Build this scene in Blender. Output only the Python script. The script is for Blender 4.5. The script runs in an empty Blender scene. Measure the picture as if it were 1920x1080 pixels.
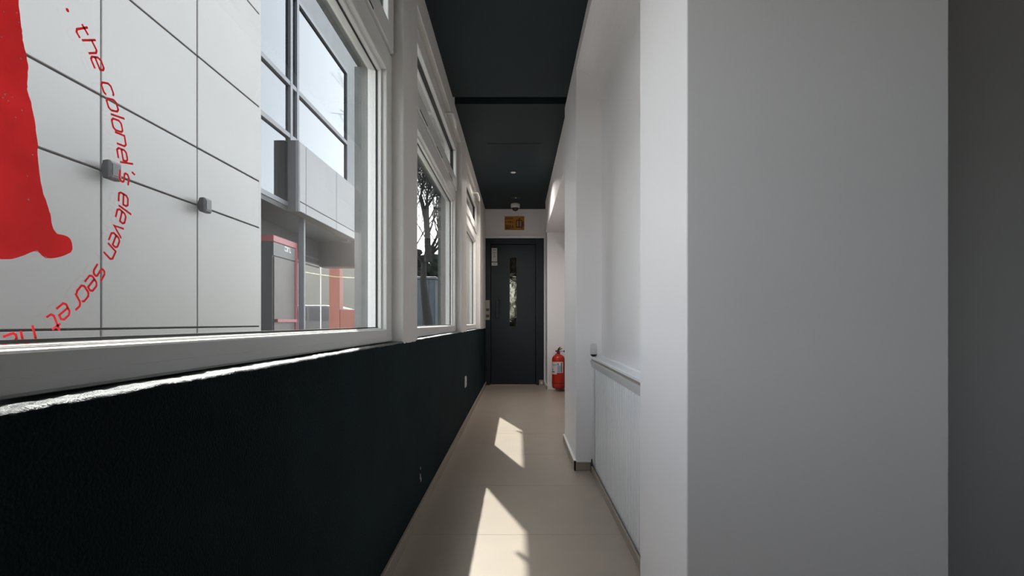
import bpy, math, random
from mathutils import Vector, noise
random.seed(7)
C = bpy.context.scene.collection
S = bpy.context.scene

# ------------------------------------------------------------------ camera, sky, sun, exposure
cd = bpy.data.cameras.new('camera'); cam = bpy.data.objects.new('camera', cd); C.objects.link(cam)
F = 920.0                                   # focal length in px of a 1920 px wide frame
cd.sensor_width = 36.0; cd.lens = F / 1920 * 36
cd.shift_x = -11 / 1920; cd.shift_y = 64 / 1920
cd.clip_start = 0.02; cd.clip_end = 500
cam.location = (0, 0, 0.86); cam.rotation_euler = (math.pi / 2, 0, 0)
S.camera = cam
S.view_settings.view_transform = 'Standard'; S.view_settings.look = 'None'
S.view_settings.gamma = 1; S.view_settings.use_curve_mapping = False
S.view_settings.exposure = 1.48

SUN_DIR = Vector((1, -2.8, -2.82)).normalized()
w = bpy.data.worlds.new('world'); S.world = w; w.use_nodes = True
nt = w.node_tree; nt.nodes.clear()
sky = nt.nodes.new('ShaderNodeTexSky'); sky.sky_type = 'NISHITA'; sky.sun_disc = False
sky.sun_elevation = math.asin(-SUN_DIR.z); sky.sun_rotation = math.atan2(-SUN_DIR.x, -SUN_DIR.y)
sky.air_density = 1.0; sky.dust_density = 2.0; sky.ozone_density = 1.0
hs = nt.nodes.new('ShaderNodeHueSaturation'); hs.inputs['Saturation'].default_value = 0.26
bg = nt.nodes.new('ShaderNodeBackground'); bg.inputs['Strength'].default_value = 0.42
ow = nt.nodes.new('ShaderNodeOutputWorld')
nt.links.new(sky.outputs[0], hs.inputs['Color']); nt.links.new(hs.outputs[0], bg.inputs[0]); nt.links.new(bg.outputs[0], ow.inputs[0])
sl = bpy.data.lights.new('sun', 'SUN'); sl.energy = 6.4; sl.angle = math.radians(0.6); sl.color = (1.0, 0.965, 0.92)
so = bpy.data.objects.new('sun', sl); C.objects.link(so)
so.rotation_euler = SUN_DIR.to_track_quat('-Z', 'Y').to_euler()

# ------------------------------------------------------------------ materials
def mat(name, col, rough=0.6, metal=0.0, spec=0.5, bump=0.0, bscale=80, var=0.0, vscale=6, col2=None, detail=4):
    m = bpy.data.materials.new(name); m.use_nodes = True
    t = m.node_tree; p = t.nodes['Principled BSDF']
    p.inputs['Base Color'].default_value = (*col, 1); p.inputs['Roughness'].default_value = rough
    p.inputs['Metallic'].default_value = metal; p.inputs['Specular IOR Level'].default_value = spec
    tc = t.nodes.new('ShaderNodeTexCoord')
    if var > 0 or col2:
        n = t.nodes.new('ShaderNodeTexNoise'); n.inputs['Scale'].default_value = vscale; n.inputs['Detail'].default_value = detail
        t.links.new(tc.outputs['Object'], n.inputs['Vector'])
        r = t.nodes.new('ShaderNodeValToRGB')
        c2 = col2 or tuple(c * (1 - var) for c in col)
        r.color_ramp.elements[0].position = 0.35; r.color_ramp.elements[1].position = 0.65
        r.color_ramp.elements[0].color = (*c2, 1); r.color_ramp.elements[1].color = (*col, 1)
        t.links.new(n.outputs['Fac'], r.inputs[0]); t.links.new(r.outputs[0], p.inputs['Base Color'])
    if bump > 0:
        n = t.nodes.new('ShaderNodeTexNoise'); n.inputs['Scale'].default_value = bscale; n.inputs['Detail'].default_value = 6
        t.links.new(tc.outputs['Object'], n.inputs['Vector'])
        b = t.nodes.new('ShaderNodeBump'); b.inputs['Strength'].default_value = bump; b.inputs['Distance'].default_value = 0.004
        t.links.new(n.outputs['Fac'], b.inputs['Height']); t.links.new(b.outputs[0], p.inputs['Normal'])
    return m

def glass_mat(name, tint=(1, 1, 1), ior=1.45, rough=0.0):
    m = bpy.data.materials.new(name); m.use_nodes = True; t = m.node_tree
    t.nodes.remove(t.nodes['Principled BSDF'])
    tr = t.nodes.new('ShaderNodeBsdfTransparent'); tr.inputs[0].default_value = (*tint, 1)
    gl = t.nodes.new('ShaderNodeBsdfGlossy'); gl.inputs['Roughness'].default_value = rough
    fr = t.nodes.new('ShaderNodeFresnel')          # same reflectance on both faces of the sheet
    ge = t.nodes.new('ShaderNodeNewGeometry'); mr = t.nodes.new('ShaderNodeMapRange')
    mr.inputs['To Min'].default_value = ior; mr.inputs['To Max'].default_value = 1 / ior
    t.links.new(ge.outputs['Backfacing'], mr.inputs['Value']); t.links.new(mr.outputs[0], fr.inputs[0])
    mx = t.nodes.new('ShaderNodeMixShader'); out = t.nodes['Material Output']
    t.links.new(fr.outputs[0], mx.inputs[0]); t.links.new(tr.outputs[0], mx.inputs[1]); t.links.new(gl.outputs[0], mx.inputs[2])
    t.links.new(mx.outputs[0], out.inputs[0]); return m

M = {}
M['white_paint'] = mat('white_paint', (.84, .805, .812), .55, bump=.06, bscale=60, var=.03, vscale=2)
M['white_frame'] = mat('white_frame', (.84, .82, .79), .32, var=.02)
M['post_paint'] = mat('post_paint', (.80, .765, .72), .55, bump=.05, bscale=70, var=.03)
M['gasket'] = mat('gasket', (.02, .02, .02), .6)
M['dark_plaster'] = mat('dark_plaster', (.0034, .0165, .0215), .85, spec=.15, bump=1.0, bscale=230, var=.3, vscale=4)
M['plaster_edge'] = mat('plaster_edge', (.012, .020, .022), .42, spec=.9, bump=.6, bscale=500)
M['dark_ceiling'] = mat('dark_ceiling', (.0105, .0225, .028), .6, spec=.3, bump=.05, bscale=30, var=.2, vscale=2)
M['dark_void'] = mat('dark_void', (.004, .006, .006), .9)
M['tile'] = mat('tile', (.38, .318, .258), .33, spec=.4, var=.06, vscale=5, bump=.02, bscale=90)
M['grout'] = mat('grout', (.28, .245, .21), .8)
M['base_tile'] = mat('base_tile', (.33, .28, .23), .4, var=.06)
M['dark_door'] = mat('dark_door', (.0082, .0145, .0205), .42, spec=.4, var=.15, vscale=3)
M['door_groove'] = mat('door_groove', (.003, .004, .005), .7)
M['steel'] = mat('steel', (.35, .34, .31), .3, metal=.9)
M['chrome'] = mat('chrome', (.7, .7, .7), .15, metal=1.0)
M['plate'] = mat('plate', (.30, .27, .22), .4, metal=.3)
M['button'] = mat('button', (.03, .03, .03), .4)
M['paper'] = mat('paper', (.55, .55, .53), .7)
M['ink'] = mat('ink', (.10, .10, .10), .7)
M['red'] = mat('red', (.45, .020, .006), .28, spec=.5)
M['dark_red'] = mat('dark_red', (.10, .006, .012), .4)
M['label_white'] = mat('label_white', (.62, .58, .58), .5)
M['label_blue'] = mat('label_blue', (.32, .36, .48), .5)
M['black_plastic'] = mat('black_plastic', (.012, .012, .013), .4)
M['white_plastic'] = mat('white_plastic', (.66, .64, .60), .35)
M['orange'] = mat('orange', (.46, .185, .018), .5, var=.1, vscale=20)
M['sign_ink'] = mat('sign_ink', (.018, .004, .002), .5)
M['sign_pale'] = mat('sign_pale', (.42, .22, .12), .5)
M['decal_red'] = mat('decal_red', (.52, .028, .040), .5, var=.12, vscale=14, col2=(.45, .020, .028))
def vinyl(name, col, col2):
    m = mat(name, col, .5, var=.12, vscale=14, col2=col2); t = m.node_tree; p = t.nodes['Principled BSDF']
    tl = t.nodes.new('ShaderNodeBsdfTranslucent'); mx = t.nodes.new('ShaderNodeMixShader'); mx.inputs[0].default_value = .5
    src = p.inputs['Base Color'].links[0].from_socket
    t.links.new(src, tl.inputs[0]); t.links.new(p.outputs[0], mx.inputs[1]); t.links.new(tl.outputs[0], mx.inputs[2])
    t.links.new(mx.outputs[0], t.nodes['Material Output'].inputs[0]); return m
M['decal_red'] = vinyl('decal_red', (.78, .105, .115), (.66, .075, .085))
M['decal_speck'] = mat('decal_speck', (.75, .65, .63), .5)
M['cladding'] = mat('cladding', (.220, .206, .197), .45, var=.035, vscale=1.2, detail=6)
M['joint'] = mat('joint', (.05, .038, .03), .8)
M['mullion'] = mat('mullion', (0.0765, 0.0810, 0.0945), .45)
M['dark_frame'] = mat('dark_frame', (0.0720, 0.0765, 0.0855), .5, var=.2, vscale=5)
M['mirror_glass'] = mat('mirror_glass', (.092, .097, .104), .04, metal=1.0)
M['white_panel'] = mat('white_panel', (.150, .146, .156), .5, var=.02)
M['grey_panel'] = mat('grey_panel', (.045, .045, .05), .6)
M['lamp_grey'] = mat('lamp_grey', (.022, .022, .026), .5, var=.15, vscale=30)
M['fascia'] = mat('fascia', (.022, .022, .022), .6, var=.15)
M['brown_dark'] = mat('brown_dark', (.020, .0135, .0130), .5, var=.2, vscale=2)
M['kiosk_dark'] = mat('kiosk_dark', (.020, .020, .022), .5)
M['kiosk_grey'] = mat('kiosk_grey', (.050, .050, .050), .5)
M['kiosk_red'] = mat('kiosk_red', (.24, .020, .032), .45)
M['poster'] = mat('poster', (.065, .050, .045), .5, vscale=3.2, col2=(.042, .026, .024), detail=3)
M['blue_grey'] = mat('blue_grey', (.13, .142, .160), .5, var=.1)
M['orange_paint'] = mat('orange_paint', (0.2400, 0.0575, 0.0325), .6, var=.15)
M['beige_wall'] = mat('beige_wall', (0.2250, 0.2100, 0.1800), .8, var=.15, vscale=1.0)
M['yellow_cable'] = mat('yellow_cable', (0.3300, 0.3000, 0.1500), .5)
M['asphalt'] = mat('asphalt', (.26, .25, .235), .9, var=.2, vscale=3)
M['bark'] = mat('bark', (0.0225, 0.0200, 0.0185), .9, var=.3, vscale=6)
M['hedge'] = mat('hedge', (0.0175, 0.0240, 0.0150), .9, var=.5, vscale=5)
M['shed'] = mat('shed', (0.0900, 0.1057, 0.1305), .7, var=.12, vscale=3)
M['car_paint'] = mat('car_paint', (0.0650, 0.0625, 0.0600), .35)
M['car_glass'] = mat('car_glass', (.03, .03, .035), .1)
M['tyre'] = mat('tyre', (.02, .02, .02), .8)
M['exterior_plaster'] = mat('exterior_plaster', (0.1800, 0.1850, 0.1800), .85, bump=.4, bscale=160, var=.15, vscale=30)
M['glass'] = glass_mat('glass', (.90, .92, .91))
M['cup'] = glass_mat('cup', (.93, .93, .92), 1.3, .25)

# ------------------------------------------------------------------ mesh helpers
WLOC = {}
def wl(o): return WLOC.get(o.name, Vector((0, 0, 0))) if o else Vector((0, 0, 0))

class MB:
    def __init__(s): s.v = []; s.f = []; s.sm = []; s.mi = []
    def add(s, vs, fs, smooth=False, mi=0):
        b = len(s.v); s.v += [tuple(v) for v in vs]
        for f in fs: s.f.append(tuple(b + i for i in f)); s.sm.append(smooth); s.mi.append(mi)
        return s
    def box(s, x0, x1, y0, y1, z0, z1, mi=0):
        if x0 > x1: x0, x1 = x1, x0
        if y0 > y1: y0, y1 = y1, y0
        if z0 > z1: z0, z1 = z1, z0
        v = [(x0,y0,z0),(x1,y0,z0),(x1,y1,z0),(x0,y1,z0),(x0,y0,z1),(x1,y0,z1),(x1,y1,z1),(x0,y1,z1)]
        return s.add(v, [(0,3,2,1),(4,5,6,7),(0,1,5,4),(1,2,6,5),(2,3,7,6),(3,0,4,7)], mi=mi)
    def tube(s, pts, rs, n=8, cap=True, mi=0, smooth=True):
        pts = [Vector(p) for p in pts]
        if not isinstance(rs, (list, tuple)): rs = [rs] * len(pts)
        vs = []; fs = []; prev = None
        for i, p in enumerate(pts):
            d = (pts[min(i+1, len(pts)-1)] - pts[max(i-1, 0)]).normalized()
            if prev is None: u = d.orthogonal().normalized()
            else:
                u = prev - d * prev.dot(d); u = u.normalized() if u.length > 1e-6 else d.orthogonal().normalized()
            prev = u; q = d.cross(u)
            for k in range(n):
                a = 2 * math.pi * k / n; vs.append(p + (u * math.cos(a) + q * math.sin(a)) * rs[i])
        for i in range(len(pts) - 1):
            for k in range(n):
                a = i*n + k; b = i*n + (k+1) % n; fs.append((a, b, b+n, a+n))
        s.add(vs, fs, smooth, mi)
        if cap: 
            s.add(vs[:n], [tuple(reversed(range(n)))], False, mi); s.add(vs[-n:], [tuple(range(n))], False, mi)
        return s
    def lathe(s, prof, c, n=24, mi=0, smooth=True):
        vs = []; fs = []
        for r, z in prof:
            for k in range(n):
                a = 2*math.pi*k/n; vs.append((c[0] + r*math.cos(a), c[1] + r*math.sin(a), c[2] + z))
        for i in range(len(prof)-1):
            for k in range(n):
                a = i*n+k; b = i*n+(k+1) % n; fs.append((a, b, b+n, a+n))
        s.add(vs, fs, smooth, mi)
        s.add(vs[:n], [tuple(reversed(range(n)))], False, mi); s.add(vs[-n:], [tuple(range(n))], False, mi)
        return s
    def prism_yz(s, poly, x0, x1, mi=0):           # polygon in (y,z) extruded along x
        n = len(poly); v = [(x0, y, z) for y, z in poly] + [(x1, y, z) for y, z in poly]
        f = [tuple(range(n)), tuple(reversed(range(n, 2*n)))] + [(i, i+n, (i+1) % n + n, (i+1) % n) for i in range(n)]
        return s.add(v, f, mi=mi)
    def prism_xz(s, poly, y0, y1, mi=0):
        n = len(poly); v = [(x, y0, z) for x, z in poly] + [(x, y1, z) for x, z in poly]
        f = [tuple(range(n)), tuple(reversed(range(n, 2*n)))] + [(i, i+n, (i+1) % n + n, (i+1) % n) for i in range(n)]
        return s.add(v, f, mi=mi)
    def build(s, name, m, parent=None, loc=None, bevel=0, seg=2):
        me = bpy.data.meshes.new(name)
        L = Vector(loc) if loc else wl(parent)
        me.from_pydata([tuple(Vector(v) - L) for v in s.v], [], s.f)
        for x in (m if isinstance(m, (list, tuple)) else [m]): me.materials.append(x)
        me.polygons.foreach_set('use_smooth', s.sm); me.polygons.foreach_set('material_index', s.mi)
        me.update()
        o = bpy.data.objects.new(name, me); C.objects.link(o)
        if parent: o.parent = parent
        if loc:
            o.location = L - wl(parent)
        WLOC[o.name] = L
        import bmesh
        bm = bmesh.new(); bm.from_mesh(me); bmesh.ops.recalc_face_normals(bm, faces=bm.faces); bm.to_mesh(me); bm.free()
        if bevel:
            b = o.modifiers.new('bevel', 'BEVEL'); b.width = bevel; b.segments = seg; b.limit_method = 'ANGLE'
        return o

def empty(name, loc):
    o = bpy.data.objects.new(name, None); C.objects.link(o); o.location = loc; o.empty_display_size = .05
    WLOC[o.name] = Vector(loc); return o
def tag(o, label=None, cat=None, group=None, kind=None):
    if label: o['label'] = label
    if cat: o['category'] = cat
    if group: o['group'] = group
    if kind: o['kind'] = kind
    return o
def struct(o, label=None): return tag(o, label, None, None, 'structure')
def bx(name, m, b, parent=None, bevel=0):
    return MB().box(*b).build(name, m, parent, bevel=bevel)

# ================================================================== STRUCTURE
H = 0.86; CEIL = 2.404; XW = -0.44; SILL = 0.784; YE = 6.7
YB = -2.6                                    # wall behind the camera
XF = -0.485                                  # inner face of the window frames
XO = -0.616                                  # outer face of the posts

# floor with tiles
fl = struct(MB().box(-0.62, 1.75, YB - .1, YE + .15, -0.12, -0.008).build('floor', M['grout']), 'beige tiled corridor floor')
ty0 = 1.985 - 0.6 * 8
tile_meshes = {}
for i in range(17):
    y0 = ty0 + .6 * i; y1 = y0 + .6
    if y0 > YE: continue
    for (x0, x1) in ((-0.44, 0.745), (0.745, 1.70)):
        if x0 > .5 and y0 > 2.6: continue
        yy0 = max(y0, YB); yy1 = min(y1, YE)
        MB().box(x0 + .0008, x1 - .0008, yy0 + .0008, yy1 - .0008, -0.008, 0.0).build('tile', M['tile'], fl)

# ceiling: two boards with a dark recessed joint between them
ce = struct(MB().box(-0.45, 1.75, YB, 3.366, CEIL, CEIL + .1).build('ceiling', M['dark_ceiling']), 'dark teal painted ceiling')
MB().box(-0.45, 1.75, 3.473, YE + .1, CEIL, CEIL + .1).build('ceiling_board', M['dark_ceiling'], ce)
MB().box(-0.45, 1.75, 3.30, 3.55, CEIL + .1, CEIL + .16).build('joint', M['dark_void'], ce)
hb = MB()
hx0, hx1, hy0, hy1 = -0.265, 0.20, 4.24, 4.72
MB().box(hx0, hx1, hy0, hy1, CEIL - .003, CEIL).build('access_hatch', M['dark_ceiling'], ce, bevel=.001)
rf = struct(MB().box(-0.616, 1.9, YB - .15, YE + .2, 2.57, 2.72).build('roof', M['exterior_plaster']), 'flat roof slab over the corridor')

# left wall, posts and lintel
wa = struct(MB().box(-0.616, XW, YB, YE, 0, SILL - .012).build('wall_left', M['dark_plaster']), 'dark teal plastered parapet under the windows')
# rough plaster arris, catches the sun
def rough_edge(y0, y1, step):
    prof = [(-0.52, SILL)] + [(-0.52 + .0065*i, SILL) for i in range(1, 12)]
    R = .006
    for k in range(5):
        a = math.pi/2 * k/4; prof.append((XW - R + R*math.sin(a), SILL - R + R*math.cos(a)))
    prof += [(XW, SILL - .012 - .006*i) for i in range(0, 5)]
    n = int((y1-y0)/step) + 1; vs = []; fs = []; f2 = []; m = len(prof)
    for j in range(n):
        y = y0 + (y1-y0)*j/(n-1)
        for i, (x, z) in enumerate(prof):
            p = Vector((x, y, z))
            d = noise.noise(p*170)*.0012 + noise.noise(p*60 + Vector((3,1,7)))*.0014 + noise.noise(p*9)*.0028
            if i == m-1: vs.append((x - .002, y, z))
            elif x > XW - .002: vs.append((x + d*.6, y, z + d))
            else: vs.append((x, y, z + d))
    for j in range(n-1):
        for i in range(m-1):
            a = j*m+i; (fs if i < 15 else f2).append((a, a+1, a+m+1, a+m))
    mb = MB(); mb.add(vs, fs, True, 0); b0 = len(mb.v); mb.f += f2; mb.sm += [True]*len(f2); mb.mi += [1]*len(f2); return mb
rough_edge(-0.1, 4.3, .005).build('plaster_edge', [M['plaster_edge'], M['dark_plaster']], wa)
rough_edge(4.3, YE, .02).build('plaster_edge', [M['plaster_edge'], M['dark_plaster']], wa)
posts = [(-0.07, 0.19), (1.89, 2.153), (3.855, 4.217), (5.74, 6.70)]
for (a, b) in posts:
    MB().box(XO, XW, a, b, SILL - .012, 2.30).build('post', M['post_paint'], wa, bevel=.006)
MB().box(XO, XW, YB, -1.2, SILL - .012, 2.30).build('post', M['post_paint'], wa)
MB().box(XO, -0.447, YB, YE, 2.27, 2.57).build('lintel', M['post_paint'], wa, bevel=.004)
MB().box(XO, -0.555, -1.95, 5.74, 1.842, 1.88).build('drip_ledge', M['exterior_plaster'], wa)
for (ya, za) in ((3.57, 1.815), (5.60, 1.80)):        # little unseen hooks under the ledge, shaped to notch the sun patches
    MB().tube([(-0.60, ya, 1.85), (-0.612, ya, za), (-0.640, ya + .05, za - .015)], .010, 8).build('ledge_hook', M['exterior_plaster'], wa)
MB().box(-0.83, XO, 3.0, YE + .2, 2.42, 2.57).build('eave', M['grey_panel'], wa)
MB().box(-0.70, XO, YB, YE, 0.70, SILL).build('outer_sill', M['exterior_plaster'], wa)
# outer render on the reveals
for (a, b) in posts:
    MB().box(XO - .012, -0.558, a - .004, b + .004, SILL, 1.842).build('reveal', M['exterior_plaster'], wa)

# end wall, right wall
we = MB()
we.box(XW - .2, .60, YE, YE + .12, 2.002, CEIL)
we.box(.352, .60, YE, YE + .12, 0, 2.002)
we = struct(we.build('wall_end', M['white_paint']), 'white wall at the corridor end above the dark door')
MB().box(.375, .62, 6.28, YE, 0, CEIL).build('return_wall', M['white_paint'], we, bevel=.003)

wr = struct(MB().box(.485, .845, 1.326, 2.85, 0, CEIL).build('wall_right', M['white_paint']), 'white right wall with pillars and beams')
MB().box(.33, .845, .961, 1.326, 0, CEIL).build('pillar', M['white_paint'], wr, bevel=.003)
MB().box(.337, .95, 2.85, 3.53, 0, CEIL).build('pillar', M['white_paint'], wr, bevel=.005)
cv = [(.49, CEIL), (.337, CEIL), (.337, 2.33)]
for k in range(1, 13):                       # soft cove from the ceiling strip down to the wall
    a = math.pi/2*k/12; cv.append((.337 + .148*math.sin(a)**1.15, 2.33 - .27*(1 - math.cos(a))))
cv.append((.49, 2.06))
MB().prism_xz(cv, 1.326, 2.85).build('cove', M['white_paint'], wr)
MB().box(.352, .62, 3.53, 6.28, 2.01, CEIL).build('beam', M['white_paint'], wr, bevel=.006)
MB().box(.60, .95, 3.50, 6.28, 0, 2.01).build('alcove_wall', M['white_paint'], wr)
MB().box(1.68, 1.80, YB, 2.6, 0, CEIL).build('side_wall', M['dark_plaster'], wr)  # unseen wall, its dark finish put in to cut bounce light
MB().box(.845, 1.68, 1.62, 1.8, 0, CEIL).build('recess_wall', M['white_paint'], wr)
wb = struct(MB().box(-0.62, 1.8, YB - .12, YB, 2.25, CEIL).box(-.06, 1.8, YB - .12, YB, 0, 2.25).box(-.62, -.42, YB - .12, YB, 0, 2.25).build('wall_back', M['white_paint']), 'white wall at the near end of the corridor')

# baseboards
bl = struct(MB().box(XW, XW + .012, YB, YE, 0, .05).build('baseboard_left', M['base_tile'], bevel=.002), 'beige tile skirting along the dark wall')
br = MB()
br.box(.325, .337, 2.838, 3.53, 0, .05); br.box(.325, .43, 2.838, 2.85, 0, .05)
br.box(.420, .43, 1.326, 2.838, 0, .035); br.box(.318, .33, .949, 1.326, 0, .05); br.box(.318, .857, .949, .961, 0, .05)
br.box(.588, .60, 3.50, 6.28, 0, .05)
br = struct(br.build('baseboard_right', M['base_tile'], bevel=.002), 'beige tile skirting along the white pillars')
bk = struct(MB().box(.363, .60, 6.268, 6.28, 0, .05).box(.363, .375, 6.268, YE, 0, .05).build('baseboard_end', M['white_paint'], bevel=.002), 'white skirting by the dark door')
# thin bright capping on pillar skirting
MB().box(.324, .337, 2.836, 3.53, .05, .056).box(.324, .43, 2.836, 2.85, .05, .056).build('capping', M['white_frame'], br)

# ------------------------------------------------------------------ windows
def frame_ring(mb, x0, x1, y0, y1, z0, z1, wy, wb_, wt):
    mb.box(x0, x1, y0, y0+wy, z0, z1); mb.box(x0, x1, y1-wy, y1, z0, z1)
    mb.box(x0, x1, y0+wy, y1-wy, z0, z0+wb_); mb.box(x0, x1, y0+wy, y1-wy, z1-wt, z1)
def window(n, y0, y1, label):
    z0 = .786; z1 = 1.88
    mb = MB(); frame_ring(mb, -0.556, XF, y0, y1, z0, z1, .075, .0475, .085)
    win = struct(mb.build('window_%d' % n, M['white_frame'], bevel=.004), label)
    # stepped beads round the fixed pane, inside and outside
    b = MB(); frame_ring(b, -0.519, -0.503, y0+.075, y1-.075, z0+.0475, z1-.085, .011, .0035, .011)
    b.build('glazing_bead', M['white_frame'], win, bevel=.002)
    g = MB(); frame_ring(g, -0.5225, -0.5165, y0+.083, y1-.083, z0+.052, z1-.092, .006, .004, .006)
    g.build('gasket', M['gasket'], win)
    # groove along the bottom rail and expander profile
    MB().box(XF - .001, XF + .0012, y0, y1, z0+.004, z0+.021).build('sill_profile', M['white_frame'], win, bevel=.001)
    MB().box(-0.5275, -0.5225, y0+.07, y1-.07, z0+.042, z1-.078).build('pane', M['glass'], win)
    # top-hung transom
    t = MB(); frame_ring(t, -0.556, XF - .012, y0, y1, 1.88, 2.272, .04, .02, .035)
    t.build('transom_frame', M['white_frame'], win, bevel=.003)
    s = MB(); frame_ring(s, -0.53, -0.4745, y0+.012, y1-.012, 1.884, 2.255, .075, .085, .075)
    sash = s.build('sash', M['white_frame'], win, bevel=.004)
    g = MB(); frame_ring(g, -0.5195, -0.498, y0+.087, y1-.087, 1.969, 2.18, .005, .005, .005)
    g.build('gasket', M['gasket'], sash)
    MB().box(-0.512, -0.508, y0+.08, y1-.08, 1.962, 2.187).build('pane', M['glass'], sash)
    g = MB(); frame_ring(g, -0.4968, -0.4952, y0+.006, y1-.006, 1.878, 2.262, .012, .012, .012)
    g.build('seal', M['gasket'], sash)
    # slots under the sash
    q = MB()
    for k in range(3):
        yy = y1 - .30 - .5*k
        if yy - .18 > y0: q.box(-0.4750, -0.4735, yy-.18, yy+.02, 1.886, 1.892)
    q.build('slot', M['gasket'], sash)
    # lever handle on the top rail of the sash
    yc = (y0+y1)/2 + .19
    h = MB(); h.box(-0.4745, -0.462, yc-.035, yc+.035, 2.205, 2.235)
    h.tube([(-0.466, yc, 2.22), (-0.436, yc, 2.222), (-0.422, yc+.012, 2.218)], .010, 8)
    h.tube([(-0.426, yc+.008, 2.219), (-0.414, yc+.06, 2.19), (-0.414, yc+.09, 2.16)], [.010, .0095, .008], 8)
    h.build('handle', M['white_plastic'], sash)
    return win
window(1, .19, 1.89, 'nearest white framed window, with red lettering on the pane')
window(2, 2.153, 3.855, 'middle white framed window, with a bare tree outside')
window(3, 4.217, 5.74, 'farthest white framed window, next to the dark door')
w5 = MB(); frame = [(-.42, -.36), (-.12, -.06)]  # unseen glazed opening, added to light the faces turned to the camera
for (a_, b_) in frame: w5.box(a_, b_, YB - .1, YB - .03, 0, 2.25)
w5.box(-.36, -.12, YB - .1, YB - .03, 0, 1.0); w5.box(-.36, -.12, YB - .1, YB - .03, 2.19, 2.25)
w5 = struct(w5.build('window_5', M['white_frame'], bevel=.004), 'added glazed screen behind the viewpoint, lets in fill light')
MB().box(-.36, -.12, YB - .07, YB - .065, 1.0, 2.19).build('pane', M['glass'], w5)
window(4, -1.2, -.07, 'white framed window behind the viewpoint')  # unseen bay, shortened to limit light from behind the camera

# ------------------------------------------------------------------ lift door
PX = YE / F                                  # metres per pixel on the end wall
def ex(px): return (px - 971) * PX
def ez(py): return H - (py - 604) * PX
do = MB()
do.box(ex(907), ex(920), YE - .02, YE + .1, 0, 2.002); do.box(ex(1004.5), .352, YE - .02, YE + .1, 0, 2.002)
do.box(ex(920), ex(1004.5), YE - .02, YE + .1, ez(458), 2.002)
do = struct(do.build('door_1', M['dark_door'], bevel=.003), 'dark grey lift door with a narrow glass strip')
dl = MB()
lx0, lx1, lz0, lz1 = ex(921), ex(1003.5), .012, ez(459)
vx0, vx1, vz0, vz1 = ex(955.5), ex(968.5), ez(612), ez(483)
gx0, gx1, gz0, gz1 = ex(929), ex(938.5), ez(597), ez(562)
# leaf built round the vision strip and the recessed pull
dl.box(lx0, gx0, YE - .008, YE + .04, lz0, lz1); dl.box(gx0, gx1, YE - .008, YE + .04, lz0, gz0); dl.box(gx0, gx1, YE - .008, YE + .04, gz1, lz1)
dl.box(gx0, gx1, YE + .02, YE + .04, gz0, gz1)
dl.box(gx1, vx0, YE - .008, YE + .04, lz0, lz1); dl.box(vx0, vx1, YE - .008, YE + .04, lz0, vz0); dl.box(vx0, vx1, YE - .008, YE + .04, vz1, lz1)
dl.box(vx1, lx1, YE - .008, YE + .04, lz0, lz1)
leaf = dl.build('leaf', M['dark_door'], do)
MB().box(gx0, gx0 + .045, YE - .004, YE + .018, gz0 + .004, gz1 - .004).build('pull', M['dark_door'], leaf, bevel=.004)
fr = MB(); e = .007
fr.box(vx0 - e, vx0 + .002, YE - .012, YE - .002, vz0 - e, vz1 + e); fr.box(vx1 - .002, vx1 + e, YE - .012, YE - .002, vz0 - e, vz1 + e)
fr.box(vx0, vx1, YE - .012, YE - .002, vz0 - e, vz0); fr.box(vx0, vx1, YE - .012, YE - .002, vz1, vz1 + e)
fr.build('strip_frame', M['kiosk_dark'], leaf)
MB().box(vx0, vx1, YE + .012, YE + .018, vz0, vz1).build('vision_strip', mat('strip_glass', (.20, .185, .15), .03, metal=.9, bump=.25, bscale=14, var=.8, vscale=16), leaf)  # mottled tone paints a patchy reflection into the glass
MB().box(XW, .36, YE + .1, YE + .14, 0, 2.01).build('door_backing', M['door_groove'], do)
MB().box(XW, .36, YE - .02, YE + .1, 0, .012).build('threshold', M['base_tile'], do)
MB().box(ex(905), ex(909), YE - .03, YE, 0, 2.03).box(ex(905), .36, YE - .03, YE, 2.003, 2.035).build('architrave', M['white_paint'], do)

# call-button plate on the door jamb
cb = empty('call_panel', (ex(914.5), YE - .02, ez(600)))
MB().box(ex(910.5), ex(918.5), YE - .03, YE - .02, ez(600), ez(563)).build('plate', M['plate'], cb, bevel=.002)
for yy in (581, 592.5):
    MB().box(ex(911.7), ex(917.3), YE - .034, YE - .029, ez(yy+2.6), ez(yy-2.6)).build('button', M['button'], cb, bevel=.001)
tag(cb, 'beige call-button plate with two dark buttons on the door jamb', 'button panel')
# notices on the door leaf
def notice(x0, x1, y0, y1, lines, label):
    o = empty('paper_notice', (ex((x0+x1)/2), YE - .008, ez(y1)))
    MB().box(ex(x0), ex(x1), YE - .0095, YE - .008, ez(y1), ez(y0)).build('sheet', M['paper'], o)
    ib = MB()
    for (ly, a, b) in lines: ib.box(ex(a), ex(b), YE - .0102, YE - .0094, ez(ly+.5), ez(ly-.5))
    ib.build('printed_lines', M['ink'], o)['kind'] = 'stuff'
    return tag(o, label, 'notice')
notice(921.8, 932.2, 465.3, 490.5, [(469, 924, 930), (474, 924.5, 929.5), (478, 925.5, 928), (481.5, 925, 929)], 'tall pale paper notice stuck high on the dark lift door')
notice(921.8, 932.6, 492.2, 498, [(495, 925, 929.5)], 'small paper strip stuck just below the tall door notice')

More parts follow.
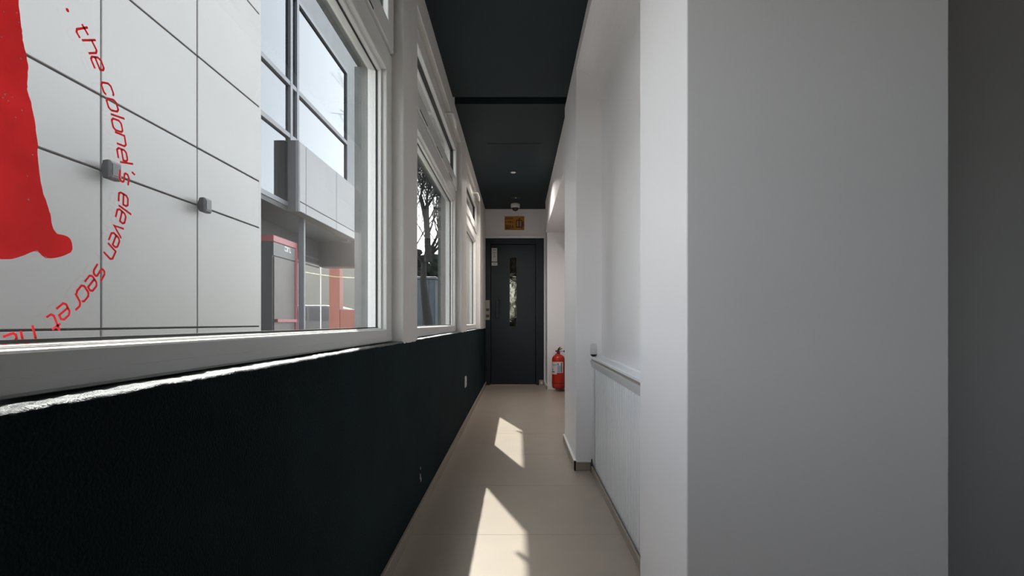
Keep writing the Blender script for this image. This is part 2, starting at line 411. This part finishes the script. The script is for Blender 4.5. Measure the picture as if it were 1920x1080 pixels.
# ------------------------------------------------------------------ grooved panel with ledge (between the pillars)
rc = empty('radiator_cover', (.45, 2.09, 0))
M['board_white'] = mat('board_white', (.84, .845, .86), .4)
MB().box(.440, .484, 1.330, 2.846, .005, .62).build('board', M['board_white'], rc)
MB().box(.430, .441, 2.74, 2.846, .047, .62).build('end_strip', M['board_white'], rc)
me0 = None
y = 1.345
while y < 2.735:
    if me0 is None:
        o = MB().box(.430, .441, y, y + .0335, .047, .62).build('slat', M['board_white'], rc, loc=(.43, y, .047), bevel=.003, seg=2); me0 = o
    else:
        o = me0.copy(); C.objects.link(o); o.parent = rc; o.location = Vector((.43, y, .047)) - wl(rc)
    y += .0445
MB().box(.4245, .484, 1.330, 2.846, .648, .662).build('ledge', M['board_white'], rc, bevel=.003)
MB().prism_xz([(.440, .600), (.440, .638), (.4200, .638), (.4195, .634), (.4280, .600)], 1.330, 2.846).build('rail', mat('rail_shaded', (.60, .605, .63), .4), rc)  # greyer colour paints in the shade of the undercut rail face
MB().box(.474, .485, 1.330, 2.846, .660, .671).build('back_bead', M['board_white'], rc, bevel=.003)
MB().box(.4265, .44, 1.330, 2.846, .636, .650).build('groove', M['base_tile'], rc)
tag(rc, 'white grooved radiator board with a ledge between the two white pillars', 'radiator cover')

# small cup on the ledge
cu = empty('freshener', (.436, 2.822, .662))
MB().lathe([(.010, .0), (.012, .002), (.0185, .009), (.0195, .012)], (.436, 2.822, .662), 20).build('base', M['black_plastic'], cu)
MB().lathe([(.0195, .012), (.020, .018), (.0195, .045), (.017, .070), (.014, .074)], (.436, 2.822, .662), 20).build('cover', M['cup'], cu)
tag(cu, 'small clear grey cup with a black base on the white ledge', 'air freshener')

# ------------------------------------------------------------------ fire extinguisher
fx, fy = .505, 6.12; fz = .035
fe = empty('fire_extinguisher', (fx, fy, fz))
prof = [(.055, 0), (.070, .006), (.078, .02), (.080, .04), (.080, .355), (.076, .382), (.062, .404), (.040, .418), (.024, .424), (.022, .43)]
MB().lathe(prof, (fx, fy, fz), 32).build('cylinder', M['red'], fe)
MB().lathe([(.0805, .065), (.0812, .066), (.0812, .072), (.0805, .073)], (fx, fy, fz), 32).build('seam_band', M['dark_red'], fe)
MB().lathe([(.020, .428), (.022, .432), (.022, .452), (.014, .456)], (fx, fy, fz), 16).build('neck', M['dark_red'], fe)
v = MB(); v.box(fx-.014, fx+.014, fy-.018, fy+.018, fz+.452, fz+.476); v.tube([(fx-.012, fy, fz+.464), (fx-.038, fy, fz+.464)], .010, 10)
v.build('valve', M['dark_red'], fe, bevel=.002)
hd = MB(); hd.tube([(fx-.004, fy, fz+.472), (fx+.006, fy-.01, fz+.495), (fx+.024, fy-.02, fz+.516)], [.010, .011, .005], 8)
hd.tube([(fx+.006, fy-.004, fz+.476), (fx+.040, fy-.02, fz+.498), (fx+.046, fy-.025, fz+.490)], [.007, .006, .004], 8)
hd.build('lever', M['dark_red'], fe)
gz = MB(); gz.tube([(fx+.012, fy, fz+.462), (fx+.075, fy, fz+.461)], .0035, 8); gz.tube([(fx+.072, fy-.006, fz+.45), (fx+.072, fy-.006, fz+.475)], .006, 8)
gz.build('pin', M['black_plastic'], fe)
def wrap_label(mb, a0, a1, z0, z1, r=.0808, n=14):
    vs = []; fs = []
    for i in range(n+1):
        a = math.radians(a0 + (a1-a0)*i/n)
        vs += [(fx + r*math.sin(a), fy - r*math.cos(a), fz+z0), (fx + r*math.sin(a), fy - r*math.cos(a), fz+z1)]
    for i in range(n): fs.append((2*i, 2*i+2, 2*i+3, 2*i+1))
    mb.add(vs, fs, True); return mb
lb = wrap_label(MB(), -88, -2, .215, .335); wrap_label(lb, -85, 40, .200, .335); wrap_label(lb, -88, -18, .18, .335)
lab = lb.build('label', M['label_white'], fe)
wrap_label(MB(), -14, 15, .205, .290, .0813).build('blue_panel', M['label_blue'], lab)
ik = wrap_label(MB(), 18, 27, .205, .325, .0814); wrap_label(ik, -70, -20, .293, .299, .0814); wrap_label(ik, -78, -38, .205, .217, .0814)
wrap_label(ik, -66, -58, .228, .246, .0814); wrap_label(ik, -12, -2, .296, .318, .0814)
ik.build('print', M['ink'], lab)['kind'] = 'stuff'
wbk = MB(); wbk.box(fx-.02, fx+.02, fy+.075, 6.28, fz+.30, fz+.34); wbk.box(fx-.03, fx+.03, 6.272, 6.28, fz+.24, fz+.42)
wbk.build('wall_bracket', M['black_plastic'], fe)
tag(fe, 'red fire extinguisher with a white label, mounted low beside the dark door', 'fire extinguisher')

# grey cable cover at the foot of the door jamb
cc = empty('cable_box', (ex(1015), YE - .03, 0))
MB().box(ex(1010.5), ex(1018.5), YE - .06, YE - .02, .0, .075).build('box', M['base_tile'], cc, bevel=.004)
MB().lathe([(.017, 0), (.017, .004)], (0, 0, 0), 16).build('cap', M['white_plastic'], cc)
capo = cc.children[-1]; capo.rotation_euler = (math.pi/2, 0, 0); capo.location = (0, -.03, .04)
for vtx in capo.data.vertices: vtx.co += WLOC[capo.name]
tag(cc, 'small grey square cable box on the floor by the door jamb', 'cable box')

# sockets on the dark wall
def socket(y, z, label):
    o = empty('wall_socket', (XW, y, z))
    MB().box(XW, XW + .010, y-.045, y+.045, z-.045, z+.045).build('plate', M['white_plastic'], o, bevel=.004)
    MB().box(XW + .010, XW + .0125, y-.030, y+.030, z-.030, z+.030).build('insert', M['white_frame'], o, bevel=.003)
    h = MB()
    for s in (-1, 1): h.box(XW + .0124, XW + .0135, y+s*.0095-.003, y+s*.0095+.003, z-.003, z+.003)
    h.build('hole', M['button'], o)
    return tag(o, label, 'socket')
socket(4.07, .365, 'white socket plate on the dark teal wall under the windows')
chip = MB()
for (yy, zz, r) in ((2.21, .165, .010), (2.225, .145, .008), (2.215, .20, .005)):
    chip.prism_yz([(yy + r*(.7+.4*random.random())*math.cos(a*math.pi/5), zz + 1.5*r*(.7+.4*random.random())*math.sin(a*math.pi/5)) for a in range(10)], XW, XW + .0015)
chip.build('chip', M['base_tile'], wa)

# black cable end in the corner by the near pillar foot
cg = MB().tube([(.424, 2.815, .0), (.424, 2.82, .045), (.427, 2.83, .07)], [.006, .006, .004], 8).tube([(.424, 2.815, .003), (.424, 2.77, .004)], .004, 6)
tag(cg.build('cable_stub', M['black_plastic']), 'short black cable end at the foot of the white pillar', 'cable')

# ------------------------------------------------------------------ sign, camera, ceiling fittings
sg = empty('lift_sign', (ex(964.5), YE, ez(431)))
sx0, sx1, sz0, sz1 = ex(946), ex(983), ez(431.5), ez(405.5)
MB().box(sx0, sx1, YE - .006, YE, sz0, sz1).build('board', M['orange'], sg, bevel=.001)
def spx(u): return sx0 + (sx1 - sx0) * (u - 190) / 1095.0     # from the 30x crop
def spz(v): return sz1 - (sz1 - sz0) * (v - 165) / 770.0
def srect(mb, u0, u1, v0, v1, y=.0068): mb.box(spx(u0), spx(u1), YE - y, YE - .0058, spz(v1), spz(v0))
t = MB()
for (u0, u1) in ((245,290),(310,345),(365,425),(440,500),(520,585),(600,660)):                 # first line of small print
    srect(t, u0, u1, 245, 275); srect(t, u0, u0+22, 245, 325); srect(t, u0, u1-8, 302, 328)
for (u0, u1) in ((250,285),(355,430),(450,500),(515,575),(620,655)):                            # second line
    srect(t, u0, u1, 450, 480); srect(t, u0, u0+24, 450, 530); srect(t, u1-22, u1, 470, 530)
for u in (255, 350, 468): srect(t, u, u+52, 650, 850)                                           # large last word
srect(t, 255, 500, 825, 865)
t.prism_xz([(spx(570), spz(845)), (spx(605), spz(845)), (spx(632), spz(700)), (spx(655), spz(845)), (spx(690), spz(845)), (spx(645), spz(655)), (spx(612), spz(655))], YE - .0068, YE - .0058)
t.build('lettering', M['sign_ink'], sg)['kind'] = 'stuff'
p = MB(); srect(p, 865, 975, 430, 750); srect(p, 1025, 1135, 430, 750); p.build('lift_doors', M['sign_pale'], sg)
p = MB(); srect(p, 828, 868, 400, 790); srect(p, 970, 1025, 400, 790); srect(p, 1132, 1170, 400, 830); srect(p, 828, 1170, 385, 432); srect(p, 828, 1170, 745, 795)
p.prism_xz([(spx(930), spz(350)), (spx(1110), spz(350)), (spx(1020), spz(275))], YE - .0068, YE - .0058)
p.build('lift_symbol', M['sign_ink'], sg)
p = MB(); srect(p, 1172, 1270, 450, 740); p.build('red_strip', mat('sign_red', (.22, .06, .035), .5), sg)
tag(sg, 'orange warning sign with dark lettering and a lift symbol above the door', 'sign')

cx_, cy_ = -.033, 6.40
sc = empty('dome_camera', (cx_, cy_, CEIL))
MB().lathe([(.050, 0), (.058, -.004), (.060, -.02), (.058, -.048), (.052, -.056)], (cx_, cy_, CEIL), 28).build('housing', M['white_plastic'], sc)
MB().lathe([(.046, -.054), (.044, -.066), (.034, -.082), (.018, -.092), (.003, -.095)], (cx_, cy_, CEIL), 24).build('dome', M['black_plastic'], sc)
MB().lathe([(.010, 0), (.012, .004), (.008, .006)], (cx_, cy_ - .045, CEIL - .083), 14).build('lens', M['chrome'], sc)
tag(sc, 'small white dome security camera on the dark ceiling above the sign', 'security camera')

dx_, dy_ = -.026, 6.07
dn = empty('downlight', (dx_, dy_, CEIL))
MB().lathe([(.062, 0), (.062, -.004), (.052, -.006)], (dx_, dy_, CEIL), 28).build('trim_ring', M['black_plastic'], dn)
MB().lathe([(.012, -.006), (.012, -.010), (.008, -.012)], (dx_, dy_, CEIL), 14).build('centre', M['white_plastic'], dn)
tag(dn, 'flat black round ceiling fitting just in front of the dome camera', 'ceiling light')
def spotlight(ux, uy, watt, label):
    sp = empty('spotlight', (ux, uy, CEIL))
    MB().lathe([(.040, 0), (.040, -.004), (.030, -.006)], (ux, uy, CEIL), 24).build('ring', M['dark_ceiling'], sp)
    MB().lathe([(.026, -.006), (.024, -.010), (.010, -.013)], (ux, uy, CEIL), 20).build('lens', M['white_plastic'], sp)
    ld = bpy.data.lights.new('lamp', 'AREA'); ld.shape = 'DISK'; ld.size = .05; ld.energy = watt; ld.color = (1, .95, .89); ld.spread = math.radians(145)  # fill light added in an unlit fixture to brighten the far end
    lo = bpy.data.objects.new('lamp', ld); C.objects.link(lo); lo.parent = sp; lo.location = (0, 0, -.016)
    tag(sp, label, 'ceiling light')
spotlight(-.047, 5.04, 4.2, 'small round ceiling spotlight with a pale lens in the dark ceiling')

# ------------------------------------------------------------------ red vinyl on the first pane
XD = -0.5218
def gp(x, y):
    Y = F * 0.5222 / (971 - x); return (Y, H - (y - 604) * Y / F)
poly = [(-160,-60),(22,-60),(33,0),(38,46),(40,62),(44,89),(52,122),(51,150),(50,167),(59,200),(64,230),(68.5,259),(70,290),(72,318),(80,363),(88,385),(92.7,400),(95,415),
        (98.7,429),(106,438.5),(116,440),(125,443),(131,448),(133.7,455),(135,467),(132,473),(125,476.6),(117,480),(106,483),(97,484.5),(89,484),(83,482.5),(78,479.5),(72,473),
        (65,471),(59,472),(46,478),(34,482),(20.5,486),(0,486),(-160,486)]
de = empty('red_sticker', (XD, .5, SILL + .06))
pts = [gp(*q) for q in poly]; out = []
for i in range(len(pts)):                     # slightly torn outline
    a, b = pts[i], pts[(i+1) % len(pts)]
    k = 4 if 2 <= i <= 16 else 1
    for j in range(k):
        tt = j/k; jx = (random.random()-.5)*.0012 if k > 1 else 0
        out.append((a[0] + (b[0]-a[0])*tt + jx, a[1] + (b[1]-a[1])*tt))
MB().prism_yz(out, XD, XD + .0003).build('vinyl', M['decal_red'], de)
sk = MB()
for (x, y, r) in ((8,177,2),(4,183,1.5),(14,189,1.5),(22,182,1.5),(40,207,1.6),(52,374,2),(30,24,1.3),(34,42,1.3),(6,22,1.4),(2,70,1.4),(50,330,1.2),(28,220,1.2),(60,290,1.3),(38,110,1.5),(84,483,2.2),(68,470,1.6)):
    Y, Z = gp(x, y); rr = r * Y / F
    sk.prism_yz([(Y + rr*math.cos(a*1.257)*(1+.4*random.random()), Z + rr*math.sin(a*1.257)) for a in range(5)], XD + .0003, XD + .0005)
sk.build('flaw', M['decal_speck'], de)['kind'] = 'stuff'
tag(de, 'large plain red vinyl patch with a torn edge on the nearest window pane', 'sticker')

GL = {'e': [[(0,.5),(1,.5),(1,.82),(.8,1),(.2,1),(0,.8),(0,.2),(.2,0),(.95,0)]],
      'c': [[(1,.85),(.85,1),(.2,1),(0,.8),(0,.2),(.2,0),(.85,0),(1,.15)]],
      'o': [[(.2,0),(0,.2),(0,.8),(.2,1),(.8,1),(1,.8),(1,.2),(.8,0),(.2,0)]],
      'n': [[(0,0),(0,1),(.8,1),(1,.8),(1,0)]],
      'h': [[(0,1.45),(0,0)],[(0,1),(.8,1),(1,.8),(1,0)]],
      't': [[(.25,1.4),(.25,.2),(.45,0),(.9,0)],[(-.05,1),(.8,1)]],
      'l': [[(.5,1.45),(.5,0)]],
      's': [[(.95,1),(.2,1),(0,.85),(0,.62),(.15,.5),(.85,.5),(1,.38),(1,.15),(.8,0),(.05,0)]],
      'v': [[(0,1),(.45,0),(1,1)]], 'r': [[(.1,0),(.1,.8),(.3,1),(.85,1)]], "'": [[(.5,1.5),(.42,1.12)]]}
letters = [('t',152,60),('h',168,87.5),('e',182,119),('c',200.5,167),('o',210,197),('l',216,217),('o',219,235),('n',225.5,261.6),('e',228.5,290),('l',233,305),("'",236,317),('s',232,333),
           ('e',230.5,373.7),('l',230,391),('e',226,405.5),('v',221,431),('e',213.7,450),('n',205,472),('s',185,511),('e',170,531),('c',154.5,550),('r',140,566),('e',118,584),('t',98,602),
           ('h',52,628),('e',18,641)]
ctr = [gp(x, y) for _, x, y in letters]
le = empty('window_lettering', (XD, .62, SILL + .06))
XH = .0150; TH = .0026
for i, (ch, _, _) in enumerate(letters):
    a = ctr[max(i-1, 0)]; b = ctr[min(i+1, len(ctr)-1)]
    d = Vector((b[0]-a[0], b[1]-a[1])).normalized(); up = Vector((-d.y, d.x)); c = Vector(ctr[i])
    adv = XH * .93
    def P(q):
        u = (q[0]-.5)*adv + (q[1]-.5)*XH*.18; vv = (q[1]-.5)*XH
        return c + d*u + up*vv
    mb = MB()
    for st in GL[ch]:
        q = [P(s_) for s_ in st]
        L = []; R_ = []
        for k in range(len(q)):
            d0 = (q[k]-q[k-1]).normalized() if k else (q[1]-q[0]).normalized()
            d1 = (q[k+1]-q[k]).normalized() if k < len(q)-1 else d0
            if st[0] == st[-1] and k in (0, len(q)-1): d0 = (q[-1]-q[-2]).normalized(); d1 = (q[1]-q[0]).normalized()
            m_ = (d0 + d1).normalized(); nn = Vector((-m_.y, m_.x)); s_ = TH/2/max(.5, m_.dot(d0))
            L.append(q[k] + nn*s_); R_.append(q[k] - nn*s_)
        n = len(q); vs = []
        for x in (XD, XD + .0003):
            vs += [(x, p_.x, p_.y) for p_ in L] + [(x, p_.x, p_.y) for p_ in R_]
        fs = []
        for k in range(n-1):
            fs.append((k, k+1, n+k+1, n+k)); fs.append((2*n+k, 3*n+k, 3*n+k+1, 2*n+k+1))
            fs.append((k, 2*n+k, 2*n+k+1, k+1)); fs.append((n+k, n+k+1, 3*n+k+1, 3*n+k))
        fs += [(0, n, 3*n, 2*n), (n-1, 3*n-1, 4*n-1, 2*n-1)]
        mb.add(vs, fs)
    mb.build('letter', M['decal_red'], le)
Y, Z = gp(125.6, 19)
MB().prism_yz([(Y + .0022*math.cos(a*.785), Z + .0022*math.sin(a*.785)) for a in range(8)], XD, XD + .0003).build('dot', M['decal_red'], le)
tag(le, 'curved ring of red lettering stuck on the nearest window pane', 'lettering')

# ================================================================== OUTSIDE
gr = struct(MB().box(-60, 60, -30, 90, -.4, -.13).build('ground', M['asphalt']), 'grey asphalt yard outside the windows')

D = 3.0
bd = empty('office_building', (-D, 4, -.13))
MB().box(-D - .5, -D - .035, 1.44, 5.68, -.13, 4.72).build('backing', M['joint'], bd)
cols = [1.178*D - 1.06*k for k in range(2, 0, -1)] + [1.178*D, 1.531*D, 1.90*D]
rows = [-.13, H - .0166*D, H + .3646*D, H + .544*D, H + .831*D, H + 1.19*D, 4.75]
g = .0075
for i in range(len(cols)-1):
    for j in range(len(rows)-1):
        dz = random.uniform(-.0015, .0015)
        MB().box(-D - .04, -D + dz, cols[i]+g, cols[i+1]-g, rows[j]+g, rows[j+1]-g).build('cladding_panel', M['cladding'], bd, bevel=.004, seg=1)
MB().box(-D - .25, -D - .002, 5.692, 5.735, -.13, 5.75).build('corner_strip', M['cladding'], bd)
# curtain wall
XG = -3.05
MB().box(XG - .06, XG - .04, 5.73, 8.76, 2.43, 5.35).build('backing_glass', M['dark_frame'], bd)
vy = [5.735, 6.587, 6.78, 8.74]; hz = [2.42, H + .815*3.05, H + 1.045*3.05, H + 1.46*3.05]
for i in range(3):
    for j in range(3):
        MB().box(XG - .03, XG - .02, vy[i]+.03, vy[i+1]-.03, hz[j]+.03, hz[j+1]-.03).build('glass_pane', M['mirror_glass'], bd)
for yv in vy[1:3]: MB().box(XG - .03, XG + .015, yv - .032, yv + .032, 2.42, 5.6).build('mullion', M['mullion'], bd)
for zv in hz: MB().box(XG - .03, XG + .012, 5.735, 8.76, zv - .030, zv + .030).build('mullion', M['mullion'], bd)
MB().box(XG - .1, XG + .01, 8.74, 9.4, 2.3, hz[3] + .03).build('end_frame', M['dark_frame'], bd)
MB().box(XG - .1, XG + .01, 5.735, 9.4, hz[3] + .03, 5.75).build('head_frame', M['dark_frame'], bd)
MB().box(-3.9, XG - .1, 5.69, 9.4, 2.40, 5.75).build('core', M['fascia'], bd)
MB().box(-3.75, XG, 5.735, 9.3, 2.33, 2.41).build('soffit', M['fascia'], bd)
MB().box(-3.75, -3.65, 5.69, 8.0, -.13, 2.4).build('recess_wall', M['fascia'], bd)
# white projecting box
XB = -2.90
ys = [6.52, 6.72, 7.85, 8.98, 9.45]; zs = [2.33, 2.465, 3.27]
MB().box(XG, XB - .012, 6.53, 9.44, 2.335, 3.265).build('canopy_core', M['joint'], bd)
for i in range(4):
    for j in range(2):
        MB().box(XB - .03, XB, ys[i] + .004, ys[i+1] - .004, zs[j] + .005, zs[j+1] - .005).build('canopy_panel', M['white_panel'], bd, bevel=.006, seg=2)
MB().box(XG, XB - .045, 6.50, 6.53, 2.33, 3.27).build('canopy_end', M['grey_panel'], bd)
MB().box(XB - .05, XB - .005, 6.505, 6.53, 2.33, 3.27).build('canopy_end', M['white_panel'], bd)
# dark sign box hanging below, storefront glass and column
MB().box(-3.63, -2.95, 8.95, 9.25, 1.87, 2.40).build('hanging_box', M['brown_dark'], bd, bevel=.01)
MB().box(-3.75, -3.66, 8.0, 9.25, 1.92, 2.4).build('shop_window', M['fascia'], bd)
q = MB()
for zv in (1.86, 2.0): q.box(-3.67, -3.64, 7.9, 9.0, zv - .012, zv + .012)
q.build('window_bar', M['mullion'], bd)
MB().box(-3.135, -3.05, 7.0, 7.05, -.13, 2.36).build('column', M['blue_grey'], bd, bevel=.01)
tag(bd, 'pale panelled office building with tall mirrored windows across the yard', 'building')

# flood lamps on the panel joints
def wall_lamp(y, label):
    z = H + .3646*D
    o = empty('wall_lamp', (-D, y, z))
    X0 = -D + .002
    b = MB()
    a = [(-.005, -.012), (.012, -.012), (.012, .012), (-.005, .012)]
    # tapered housing: small foot on the wall, wide rounded front
    def ring(x, hy, hz_, dy=0, dz_=0):
        return [(x, y+dy-hy, z+dz_-hz_), (x, y+dy+hy, z+dz_-hz_), (x, y+dy+hy, z+dz_+hz_), (x, y+dy-hy, z+dz_+hz_)]
    rs = [ring(X0, .02, .02), ring(X0 + .04, .050, .066), ring(X0 + .085, .056, .068), ring(X0 + .098, .046, .055)]
    vs = sum(rs, []); fs = [(0,1,2,3), (12,13,14,15)]
    for k in range(3):
        for e_ in range(4): fs.append((k*4+e_, k*4+(e_+1) % 4, k*4+4+(e_+1) % 4, k*4+4+e_))
    b.add(vs, fs); b.build('housing', M['lamp_grey'], o, bevel=.008)
    MB().box(X0 + .098, X0 + .101, y-.035, y+.035, z-.04, z+.04).build('lens', M['kiosk_dark'], o)
    return tag(o, label, 'outdoor lamp')
wall_lamp(1.178*D + .012, 'grey wedge wall lamp beside the red lettering, nearer of the two')
wall_lamp(1.531*D + .012, 'grey wedge wall lamp closer to the mirrored windows, farther of the two')

# kiosk
kx = -3.12; ky0, ky1 = 6.27, 6.94; kz = 1.977
ki = empty('cash_kiosk', (kx, (ky0+ky1)/2, -.13))
MB().box(-3.60, kx - .02, ky0, ky1, -.13, kz - .08).build('body', M['kiosk_dark'], ki)
MB().box(-3.62, kx, ky0 - .006, ky1 + .01, kz - .085, kz).build('top_band', M['kiosk_red'], ki, bevel=.008)
MB().box(kx - .04, kx - .004, ky0 + .005, ky1 - .05, kz - .26, kz - .09).build('header', M['kiosk_grey'], ki)
MB().box(kx - .04, kx - .008, ky0 + .03, ky1 - .06, .72, kz - .275).build('poster', M['poster'], ki)
MB().box(kx - .04, kx, ky1 - .055, ky1 + .01, -.13, kz - .08).build('side_trim', M['kiosk_red'], ki)
MB().box(kx - .04, kx + .03, ky0 + .05, ky1 - .07, .86, .90).build('shelf', M['kiosk_red'], ki)
q = MB()
for (a, b, z0, z1) in ((.30,.36,.165,.18),(.36,.375,.12,.18),(.30,.36,.115,.128),(.385,.40,.11,.175),(.40,.43,.165,.178),(.44,.455,.11,.175),(.455,.48,.11,.124),(.30,.312,.118,.15)):
    q.box(kx - .006, kx - .002, ky0 + a, ky0 + b, kz - .28 + z0, kz - .28 + z1)
q.build('header_print', M['label_white'], ki)['kind'] = 'stuff'
tag(ki, 'dark cash machine kiosk with a red top band beside the building column', 'kiosk')

# yard behind the passage
ow_ = tag(MB().box(-14, -4.9, 18.0, 18.3, -.13, 3.6).build('yard_wall', M['beige_wall']), 'long beige rendered wall closing the yard behind the passage', 'wall')
oc = empty('orange_portal', (-4.6, 12.0, -.13))
MB().box(-4.62, -4.36, 12.0, 12.25, -.13, 2.45).build('column', M['orange_paint'], oc, bevel=.01)
MB().box(-4.36, -3.80, 12.02, 12.22, -.13, 1.17).build('low_panel', M['orange_paint'], oc, bevel=.01)
tag(oc, 'orange red column with a low orange panel in the yard', 'portal')
po = empty('cable_pole', (-5.35, 12.0, -.13))
MB().tube([(-5.35, 12.0, -.13), (-5.35, 12.0, 2.2)], .02, 8).build('post', M['blue_grey'], po)
yc = MB(); P0 = Vector((-5.35, 11.98, 2.10)); P1 = Vector((-3.3, 11.5, 1.88))
yc.tube([P0.lerp(P1, k/8) - Vector((0, 0, .05*math.sin(math.pi*k/8))) for k in range(9)], .012, 6)
yc.build('cable', M['yellow_cable'], po)
tag(po, 'slim grey pole with a pale yellow cable strung from it across the yard', 'pole')
pp = MB().tube([(-4.86, 12.1, -.13), (-4.86, 12.1, 2.3)], .016, 8)
tag(pp.build('sign_post', M['label_white']), 'thin white post standing left of the orange column', 'pole')

# parked car seen through the passage (only the upper part shows over the sill)
ca = empty('parked_car', (-6.4, 15.2, -.13))
bodyp = [(-8.3,.12),(-8.35,.55),(-8.2,.75),(-7.5,.86),(-7.0,1.28),(-6.7,1.36),(-5.6,1.36),(-5.2,1.26),(-4.75,.88),(-4.35,.80),(-4.25,.5),(-4.3,.12)]
MB().prism_xz(bodyp, 14.4, 16.0).build('body', M['car_paint'], ca, bevel=.05)
MB().prism_xz([(-7.36,.90),(-6.95,1.24),(-6.2,1.29),(-6.2,.90)], 14.38, 14.42).prism_xz([(-6.12,.90),(-6.12,1.29),(-5.6,1.29),(-5.28,1.22),(-4.95,.90)], 14.38, 14.42).build('side_window', M['car_glass'], ca)
for xx in (-7.5, -5.1):
    mb = MB().lathe([(.18, 0), (.31, .0), (.33, .03), (.33, .17), (.31, .2)], (0, 0, 0), 20)
    wv = mb.build('wheel', M['tyre'], None); wv.parent = ca; wv.rotation_euler = (math.pi/2, 0, 0); wv.location = Vector((xx, 14.58, .2)) - wl(ca)
tag(ca, 'dark grey car parked in front of the beige yard wall', 'car')

# bare tree beyond the second window
TX, TY = -4.05, 22.3
tb = empty('bare_tree', (TX, TY, -.13))
trunk = MB(); twigs = MB()
def grow(p, d, L, r, depth, mb):
    n = 4 if depth < 3 else 3
    pts = [p]; rs = [r]; q = p.copy(); dd = d.copy()
    for k in range(n):
        dd = (dd + Vector((random.uniform(-1,1), random.uniform(-1,1), random.uniform(-.5,.9)))*.16).normalized()
        q = q + dd*L/n; pts.append(q.copy()); rs.append(max(.008, r*(1 - .45*(k+1)/n)))
    mb.tube(pts, rs, 6 if depth < 2 else 3, cap=False)
    if depth >= 6: return
    nb = (5, 5, 5, 4, 4, 3)[depth]
    for k in range(nb):
        i = len(pts)-1 if (depth == 0 or not k) else random.randint(1, len(pts)-1)
        ax = Vector((random.uniform(-1,1), random.uniform(-1,1), random.uniform(-.05,.7))).normalized()
        nd = (dd*.75 + ax*.75).normalized()
        grow(pts[i], nd, L*random.uniform(.6,.86), rs[i]*.54, depth+1, trunk if depth < 1 else twigs)
grow(Vector((TX, TY, -.13)), Vector((.02, 0, 1)), 3.9, .26, 0, trunk)
grow(Vector((TX, TY, 3.6)), Vector((-.15, -.1, 1)), 3.0, .18, 1, trunk)
trunk.build('trunk', M['bark'], tb); twigs.build('branches', M['bark'], tb)
tag(tb, 'bare branched tree seen through the middle window', 'tree')

# dark evergreen mass and blue-grey shed below the tree
hg = MB()
for k in range(900):
    x = random.uniform(-10.5, -2.8); y_ = random.uniform(27.5, 29); z = random.uniform(-.1, 4.9 - .35*abs(math.sin(x*1.7))); s_ = random.uniform(.25, .5)
    vs = []; 
    for a in range(6): vs.append((x + s_*math.cos(a*1.047)*random.uniform(.6,1.1), y_ + s_*.5*math.sin(a*2.1), z + s_*math.sin(a*1.047)*random.uniform(.6,1.1)))
    vs.append((x, y_ - s_*.6, z))
    hg.add(vs, [(a, (a+1) % 6, 6) for a in range(6)] + [(5,4,3,2,1,0)])
tag(hg.build('hedge', M['hedge']), 'tall dark evergreen hedge behind the blue-grey shed', 'hedge')
sd = empty('shed', (-5.0, 25.0, -.13))
MB().box(-6.2, -4.10, 24.4, 25.8, -.13, 3.0).build('wall', M['shed'], sd, bevel=.02)
MB().box(-6.3, -4.03, 24.3, 25.9, 3.0, 3.12).build('roof', M['blue_grey'], sd, bevel=.02)
for k in range(7):
    MB().box(-6.15 + .29*k, -5.89 + .29*k, 24.375, 24.4, -.1, 2.96).build('plank', M['shed'], sd)
tag(sd, 'blue-grey boarded shed standing below the bare tree', 'shed')
